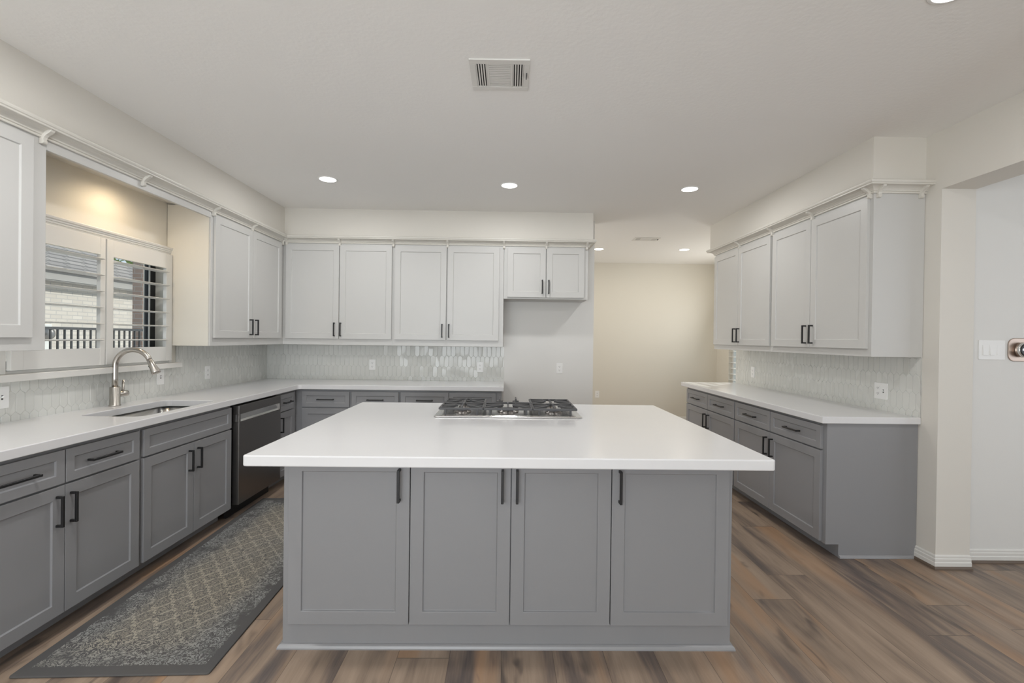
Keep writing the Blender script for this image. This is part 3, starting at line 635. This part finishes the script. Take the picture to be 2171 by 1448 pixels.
# ------------------------------------------------------------------ outlets and switches (face local -Y)
def plate_mesh(w, h): 
    mb = MB(); mb.prism(rrect(-w / 2, w / 2, -h / 2, h / 2, 0.004, 3), lambda p, q, a: (p, a, q), -0.005, 0.0); return mb
def outlet(label, loc, rotz, gang=1, group=None):
    r = thing('wall_outlet', label, 'outlet', loc, rotz, group)
    plate_mesh(0.070 * gang if gang == 1 else 0.116, 0.115).build('cover_plate', M['plastic'], r, bevel=0.0012)
    ox = 0 if gang == 1 else -0.023
    for z in (-0.0195, 0.0195):
        mb = MB(); mb.prism([(ox + x, z + q) for x, q in rrect(-0.0165, 0.0165, -0.0135, 0.0135, 0.009, 4)], lambda p, q, a: (p, a, q), -0.0068, -0.005); o = mb.build('receptacle', M['plastic'], r)
        mb = MB(); mb.box(ox - 0.0075, ox - 0.0050, -0.0072, -0.0068, z - 0.003, z + 0.006).box(ox + 0.0050, ox + 0.0075, -0.0072, -0.0068, z - 0.002, z + 0.006).lathe([(0.0026, 0), (0.0026, 0.0004)], (ox, -0.0068, z - 0.0075), (0, -1, 0), 10, False)
        mb.build('slots', M['slot'], o)
    if gang == 2:
        o = MB().box(0.018, 0.028, -0.0058, -0.005, -0.012, 0.012).build('switch_frame', M['slot'], r)
        MB().prism([(-0.005, -0.005), (-0.005, 0.006), (-0.017, 0.009), (-0.017, 0.004)], lambda p, q, a: (a, p, q), 0.0195, 0.0265).build('toggle', M['plastic'], o)
    return r
def toggle(label, loc, rotz):
    r = thing('light_switch', label, 'light switch', loc, rotz)
    plate_mesh(0.070, 0.115).build('cover_plate', M['plastic'], r, bevel=0.0012)
    o = MB().box(-0.005, 0.005, -0.0056, -0.005, -0.012, 0.012).build('switch_frame', M['slot'], r)
    MB().prism([(-0.005, -0.004), (-0.005, 0.006), (-0.018, 0.010), (-0.018, 0.004)], lambda p, q, a: (a, p, q), -0.0042, 0.0042).build('toggle', M['plastic'], o)
    return r
T = 0.008
toggle('white toggle switch at left photo edge below the sill', (XWL + T, 2.478, 1.048), H90)
toggle('white toggle switch between faucet and corner outlet', (XWL + T, 3.603, 1.063), H90)
outlet('white duplex outlet on left backsplash near the corner', (XWL + T, 4.166, 1.057), H90)
outlet('white duplex outlet on back tiles nearest the corner', (-1.470, YWB - T, 1.082), 0)
outlet('white duplex outlet on back tiles beside the fridge space', (-0.276, YWB - T, 1.070), 0)
outlet('white duplex outlet on bare wall of the fridge space', (0.609, YWB, 1.065), 0)
outlet('small white duplex outlet low on the far cream wall', (1.591, 8.0, 0.453), 0)
outlet('white duplex outlet on right tiles at the far end', (XWR - T, 4.996, 1.063), -H90)
outlet('white double plate with outlet and toggle on right tiles', (XWR - T, 3.277, 1.053), -H90, gang=2)
r = thing('rocker_switch', 'white triple rocker switch plate on the hall wall', 'light switch', (3.102, 2.936, 1.357), 0)
plate_mesh(0.172, 0.124).build('cover_plate', M['plastic'], r, bevel=0.002)
for x in (-0.046, 0.0, 0.046):
    MB().prism([(-0.005, -0.033), (-0.0115 if x < 0.04 else -0.007, -0.033), (-0.0055, 0.033), (-0.005, 0.033)], lambda p, q, a: (a, p, q), x - 0.0155, x + 0.0155).build('rocker', M['plastic'], r, bevel=0.001)
th = thing('thermostat', 'round thermostat on bronze plate beside triple switch', 'thermostat', (3.284, 2.936, 1.360), 0)
mb = MB(); mb.prism(rrect(-0.079, 0.079, -0.074, 0.074, 0.042, 8), lambda p, q, a: (p, a, q), -0.006, 0); mb.build('wall_plate', M['bronze'], th, bevel=0.003)
MB().lathe([(0.036, 0.0), (0.038, 0.006), (0.046, 0.008), (0.0480, 0.012), (0.0470, 0.032), (0.045, 0.035), (0.042, 0.0355)], (0, -0.006, 0), (0, -1, 0), 48).build('dial_ring', M['steelbright'], th)
sc_ = MB().lathe([(0.0425, 0.0), (0.042, 0.002), (0.032, 0.003), (0.0, 0.0035)], (0, -0.0412, 0), (0, -1, 0), 48, caps=False).build('screen', M['screen'], th)
cu = bpy.data.curves.new('digits', 'FONT'); cu.body = '66'; cu.size = 0.022; cu.align_x = 'CENTER'; cu.align_y = 'CENTER'; cu.extrude = 0.0002
tmp = bpy.data.objects.new('tmp', cu); COL.objects.link(tmp); bpy.context.view_layer.update()
me = bpy.data.meshes.new_from_object(tmp.evaluated_get(bpy.context.evaluated_depsgraph_get())); bpy.data.objects.remove(tmp); bpy.data.curves.remove(cu)
me.materials.clear(); me.materials.append(M['digits']); dg = bpy.data.objects.new('digits', me); COL.objects.link(dg); dg.parent = sc_
dg.location = (-0.020, -0.0455, 0.002); dg.rotation_euler = (H90, 0, 0)

# ------------------------------------------------------------------ ceiling lights and vents
def downlight(label, x, y, energy, col, r=0.067, z=ZC, group='recessed ceiling lights'):
    t = thing('ceiling_light', label, 'ceiling light', (x, y, z), 0, group)
    MB().lathe([(r, -0.004), (r + 0.010, -0.0045), (r + 0.013, -0.002), (r + 0.013, 0.0)], (0, 0, 0), n=40, caps=False).lathe([(r, -0.004), (r, 0.0)], (0, 0, 0), n=40, caps=False).build('trim_ring', M['plastic'], t)
    MB().lathe([(r, 0.0), (r, -0.0035)], (0, 0, 0), n=40).build('lens', M['lens'], t)
    lamp('light', 'AREA', (0, 0, -0.012), (0, 0, -1), energy, col, t, shape='DISK', size=2 * r)
    return t
KC = (1.0, 0.99, 0.98); KE = 8.0
downlight('round lit recessed ceiling light, left of the row of three', -1.510, 3.961, KE, KC)
downlight('round lit recessed ceiling light, middle of the row of three', 0.019, 4.036, KE, KC)
downlight('round lit recessed ceiling light, right of the row of three', 1.588, 4.050, KE, KC)
downlight('round ceiling light cut by the top edge of the photo', 1.655, 1.722, KE, KC)
downlight('round recessed ceiling light over the aisle by the sink counter, out of frame', -1.480, 1.640, KE * 2.1, KC)
downlight('round recessed ceiling light over the near island edge, out of frame', 0.060, 1.670, KE * 0.6, KC)
downlight('round lit ceiling light in next room by the right soffit', 2.575, 6.735, 6.0, (1.0, 0.93, 0.80))
downlight('round lit ceiling light in next room half behind back soffit', 1.345, 6.79, 6.0, (1.0, 0.93, 0.80))
nl = thing('nook_light', 'small warm recessed light hidden above the sink window', 'ceiling light', (-2.415, 3.085, ZS), 0)
MB().lathe([(0.045, -0.003), (0.055, -0.003), (0.055, 0.0)], (0, 0, 0), n=32, caps=False).build('trim_ring', M['plastic'], nl)
lamp('light', 'SPOT', (0, 0, -0.004), (-0.02, 0.08, -1), 13.0, (1.0, 0.79, 0.53), nl, spot_size=2.95, spot_blend=0.8, shadow_soft_size=0.03)

def vent(label, x, y, W, D, rotz=0.0):
    t = thing('ceiling_vent', label, 'vent', (x, y, ZC), rotz)
    w, d = W / 2, D / 2; a, b_ = w - 0.032, d - 0.036
    c0 = a * 0.46
    z0, z1 = -0.007, 0.0
    mb = MB().box(-w, w, -d, -b_, z0, z1).box(-w, w, b_, d, z0, z1).box(-w, -a, -b_, b_, z0, z1).box(a, w, -b_, b_, z0, z1).box(-c0 - 0.013, -c0, -b_, b_, z0, z1).box(c0, c0 + 0.013, -b_, b_, z0, z1)
    mb.build('frame', M['trim'], t, bevel=0.002)
    MB().box(-a, a, -b_, b_, -0.0012, -0.0002).build('duct', M['ventdark'], t)
    mb = MB(); n = 13
    for k in range(n):
        y0 = -b_ + (k + 0.5) * 2 * b_ / n; mb.prism([(y0 - 0.0078, -0.0070), (y0 + 0.0052, -0.0062), (y0 + 0.0060, -0.0014), (y0 - 0.0060, -0.0014)], lambda p, q, s_: (s_, p, q), -c0, c0)
    mb.build('louver', M['trim'], t)
    for s_ in (-1, 1):
        mb = MB(); x0, x1 = sorted((s_ * (c0 + 0.013), s_ * a)); n = 4
        for k in range(n + 1):
            xx = x0 + k * (x1 - x0) / n; mb.box(xx - 0.0032, xx + 0.0032, -b_, b_, -0.007, -0.0014)
        mb.build('louver', M['trim'], t)
    MB().box(w - 0.016, w - 0.012, -0.03, 0.012, -0.016, -0.007).build('damper_lever', M['slot'], t)
vent('white three section ceiling vent above the island', -0.043, 2.350, 0.292, 0.272, -0.01)
vent('white ceiling vent in the next room, near the far wall', 1.815, 6.07, 0.33, 0.19, 0)

# ------------------------------------------------------------------ window over the sink
w1 = thing('window_1', 'sink window with black frame and white casing', 'window'); struct(w1)
gx = -2.735
MB().box(gx - 0.02, gx + 0.02, 3.605, WY1, WZ0, WZ1).box(gx - 0.02, gx + 0.02, WY0, WY0 + 0.05, WZ0, WZ1).box(gx - 0.02, gx + 0.02, WY0, WY1, WZ0, WZ0 + 0.04).box(gx - 0.02, gx + 0.02, WY0, WY1, WZ1 - 0.04, WZ1).build('sash', M['darkframe'], w1)
MB().box(gx + 0.02, gx + 0.024, 3.592, 3.604, WZ0, WZ1).build('glazing_bead', M['trim'], w1)
MB().box(gx - 0.003, gx + 0.003, WY0 + 0.05, 3.605, WZ0 + 0.04, WZ1 - 0.04).build('glass', M['glass'], w1)
xc = XWL + 0.03
MB().box(XWL, xc, 2.448, 2.480, 1.169, 2.035).box(XWL, xc, 3.664, 3.694, 1.169, 2.035).box(XWL, xc, 2.480, 3.664, 2.006, 2.035).box(XWL, xc - 0.006, 2.480, 3.664, 1.169, 1.186).build('casing', M['trim'], w1, bevel=0.003)
TP = [(0, 2.020), (0.036, 2.020), (0.036, 2.030), (0.041, 2.033), (0.041, 2.040), (0.048, 2.046), (0.050, 2.056), (0.044, 2.062), (0, 2.062)]
MB().prism(TP, lambda p, q, a: (XWL + p, a, q), 2.44, 3.702).build('head_molding', M['trim'], w1)
MB().box(XWL, XWL + 0.075, 2.38, 3.752, 1.131, 1.169).build('sill', M['trim'], w1, bevel=0.003)
def shutter(label, y0, y1, oy0, oy1):
    t = thing('plantation_shutter', label, 'shutter', (-2.598, y0, 1.188), 0, 'shutter panels in the sink window')
    y1 -= y0; oy0 -= y0; oy1 -= y0; z0, z1, a, c = 0, 0.815, 0.108, 0.705
    MB().box(-0.013, 0.013, 0, oy0, z0, z1).build('stile', M['trim'], t, bevel=0.002)
    MB().box(-0.013, 0.013, oy1, y1, z0, z1).build('stile', M['trim'], t, bevel=0.002)
    MB().box(-0.012, 0.012, oy0, oy1, z0, a).build('bottom_rail', M['trim'], t, bevel=0.002)
    MB().box(-0.012, 0.012, oy0, oy1, c, z1).build('top_rail', M['trim'], t, bevel=0.002)
    for i in range(6):
        z = 0.160 + 0.103 * i
        pts = [(0.0445 * math.cos(2 * math.pi * k / 20), 0.0052 * math.sin(2 * math.pi * k / 20)) for k in range(20)]
        mb = MB(); ta = math.radians(2)
        mb.prism([(x * math.cos(ta) - q * math.sin(ta), z + x * math.sin(ta) + q * math.cos(ta)) for x, q in pts], lambda p, q, s_: (p, s_, q), oy0 + 0.001, oy1 - 0.001)
        mb.build('louver', M['trim'], t)
shutter('white louvered shutter panel on the left of the sink window', 2.482, 3.057, 2.545, 3.020)
shutter('white louvered shutter panel behind the faucet', 3.068, 3.662, 3.119, 3.599)

# window in the next room with blinds
w2 = thing('window_2', 'bright dining window beyond the right counter', 'window'); struct(w2)
MB().box(3.70, 3.74, DY0, DY0 + 0.05, DZ0, DZ1).box(3.70, 3.74, DY1 - 0.05, DY1, DZ0, DZ1).box(3.70, 3.74, DY0, DY1, DZ0, DZ0 + 0.05).box(3.70, 3.74, DY0, DY1, DZ1 - 0.05, DZ1).build('window_frame', M['trim'], w2)
MB().box(3.717, 3.723, DY0 + 0.05, DY1 - 0.05, DZ0 + 0.05, DZ1 - 0.05).build('glass', M['glass'], w2)
bl = thing('window_blind', 'white horizontal slat blind in the next room window', 'blind', (3.675, DY0 + 0.01, DZ0), 0)
mb = MB(); k = 0; zz_ = 0.04
while zz_ < DZ1 - DZ0 - 0.06:
    mb.prism([(-0.040, zz_ - 0.005), (0.0, zz_ + 0.001), (0.024, zz_ + 0.005), (0.024, zz_ + 0.007), (0.0, zz_ + 0.004), (-0.040, zz_ - 0.003)], lambda p, q, a: (p, a, q), 0, DY1 - DY0 - 0.02); zz_ += 0.092
mb.build('slats', M['trim'], bl)
MB().box(-0.03, 0.025, 0, DY1 - DY0 - 0.02, DZ1 - DZ0 - 0.055, DZ1 - DZ0 - 0.002).build('headrail', M['trim'], bl)

# ------------------------------------------------------------------ runner rug
RL, RW = 2.10, 0.785
M['rug'] = rug_mat(RL, RW)
rg = MB(); rg.prism(rrect(-RW / 2, RW / 2, -RL / 2, RL / 2, 0.012, 4), lambda p, q, a: (p, q, a), 0.0, 0.008)
rug = rg.build('runner_rug', M['rug'], bevel=0.003); rot = math.radians(1.7); rug.rotation_euler = (0, 0, rot)
cx0, cy0 = -1.978, 1.893
rug.location = (cx0 + math.cos(rot) * RW / 2 - math.sin(rot) * RL / 2, cy0 + math.sin(rot) * RW / 2 + math.cos(rot) * RL / 2, 0.0005)
tag(rug, 'long dark grey and cream damask runner rug beside the island', 'rug')

# ------------------------------------------------------------------ outside the sink window
g = MB().box(-30, XO, -15, 40, -0.5, -0.3).box(3.8, 40, 3.05, 40, -0.5, -0.3).build('ground_outside', M['earth']); struct(g, 'pale paving outside', 'ground')
hs = thing('neighbor_house', 'pale brick house with shingle roof outside the window', 'house', (-9.6, 11.0, -0.3))
MB().box(-4.0, 0.0, -13, 2.5, 0, 2.95).build('brick_wall', M['brick'], hs)
MB().box(0.30, 0.34, -13.3, 2.75, 2.78, 2.98).box(-4.0, 0.32, -13.3, 2.75, 2.76, 2.785).build('eave', M['siding'], hs)
mb = MB(); zr = 5.35; e0 = 2.96
mb.add([(0.42, -13.4, e0), (0.42, 2.85, e0), (-4.2, -0.8, zr), (-4.2, -13.4, zr), (-9, 2.85, e0), (-9, -13.4, e0)], [(0, 1, 2, 3), (1, 4, 2), (2, 4, 5, 3), (0, 3, 5), (0, 5, 4, 1)])
mb.build('roof', M['shingle'], hs)
pl = MB().box(-6.22, -6.05, 7.88, 8.02, -0.3, 3.6).build('brick_pier', M['brickred']); tag(pl, 'rosy brick pier right of railing outside the window', 'pier')
rl = thing('railing', 'black iron railing fence outside the sink window', 'railing', (-6.0, 0, -0.3))
MB().box(-0.02, 0.02, 1.5, 7.86, 1.735, 1.77).build('top_rail', M['rail'], rl)
MB().box(-0.02, 0.02, 1.5, 7.86, 0.15, 0.18).build('bottom_rail', M['rail'], rl)
for k in range(22): MB().box(-0.010, 0.010, 5.75 + k * 0.1 - 0.009, 5.75 + k * 0.1 + 0.009, 0.0, 1.735).build('baluster', M['rail'], rl)
em = thing('electric_meter', 'pale round utility meter box on the brick wall outside', 'utility meter', (-9.595, 9.75, 1.25))
MB().box(0, 0.12, -0.16, 0.16, -0.35, 0.32).build('box', M['meter'], em, bevel=0.01)
MB().lathe([(0.13, 0), (0.13, 0.06), (0.11, 0.12), (0.05, 0.14), (0.0, 0.14)], (0.12, 0, 0.12), (1, 0, 0), caps=False).build('dial_cover', M['steel'], em)
tr = thing('tree', 'sunlit green tree above the roof outside the window', 'tree', (-16.0, 19.5, -0.3))
MB().tube([(0, 0, 0), (0.1, 0, 2.0), (0, 0.1, 4.0)], [0.25, 0.18, 0.1], 10).build('trunk', M['bark'], tr)
mb = MB(); rnd = random.Random(3)
for _ in range(2600):
    a, bb, rr = rnd.uniform(0, 6.283), rnd.uniform(-1, 1), rnd.uniform(0.5, 1) ** 0.5
    c = Vector((2.3 * rr * math.cos(a) * math.sqrt(1 - bb * bb), 2.6 * rr * math.sin(a) * math.sqrt(1 - bb * bb), 4.6 + 2.0 * rr * bb))
    d1 = Vector((rnd.gauss(0, 1), rnd.gauss(0, 1), rnd.gauss(0, 1))).normalized() * 0.13; d2 = d1.orthogonal().normalized() * 0.06
    mb.add([c - d1, c + d2, c + d1, c - d2], [(0, 1, 2, 3)])
mb.build('foliage', M['leaf'], tr)
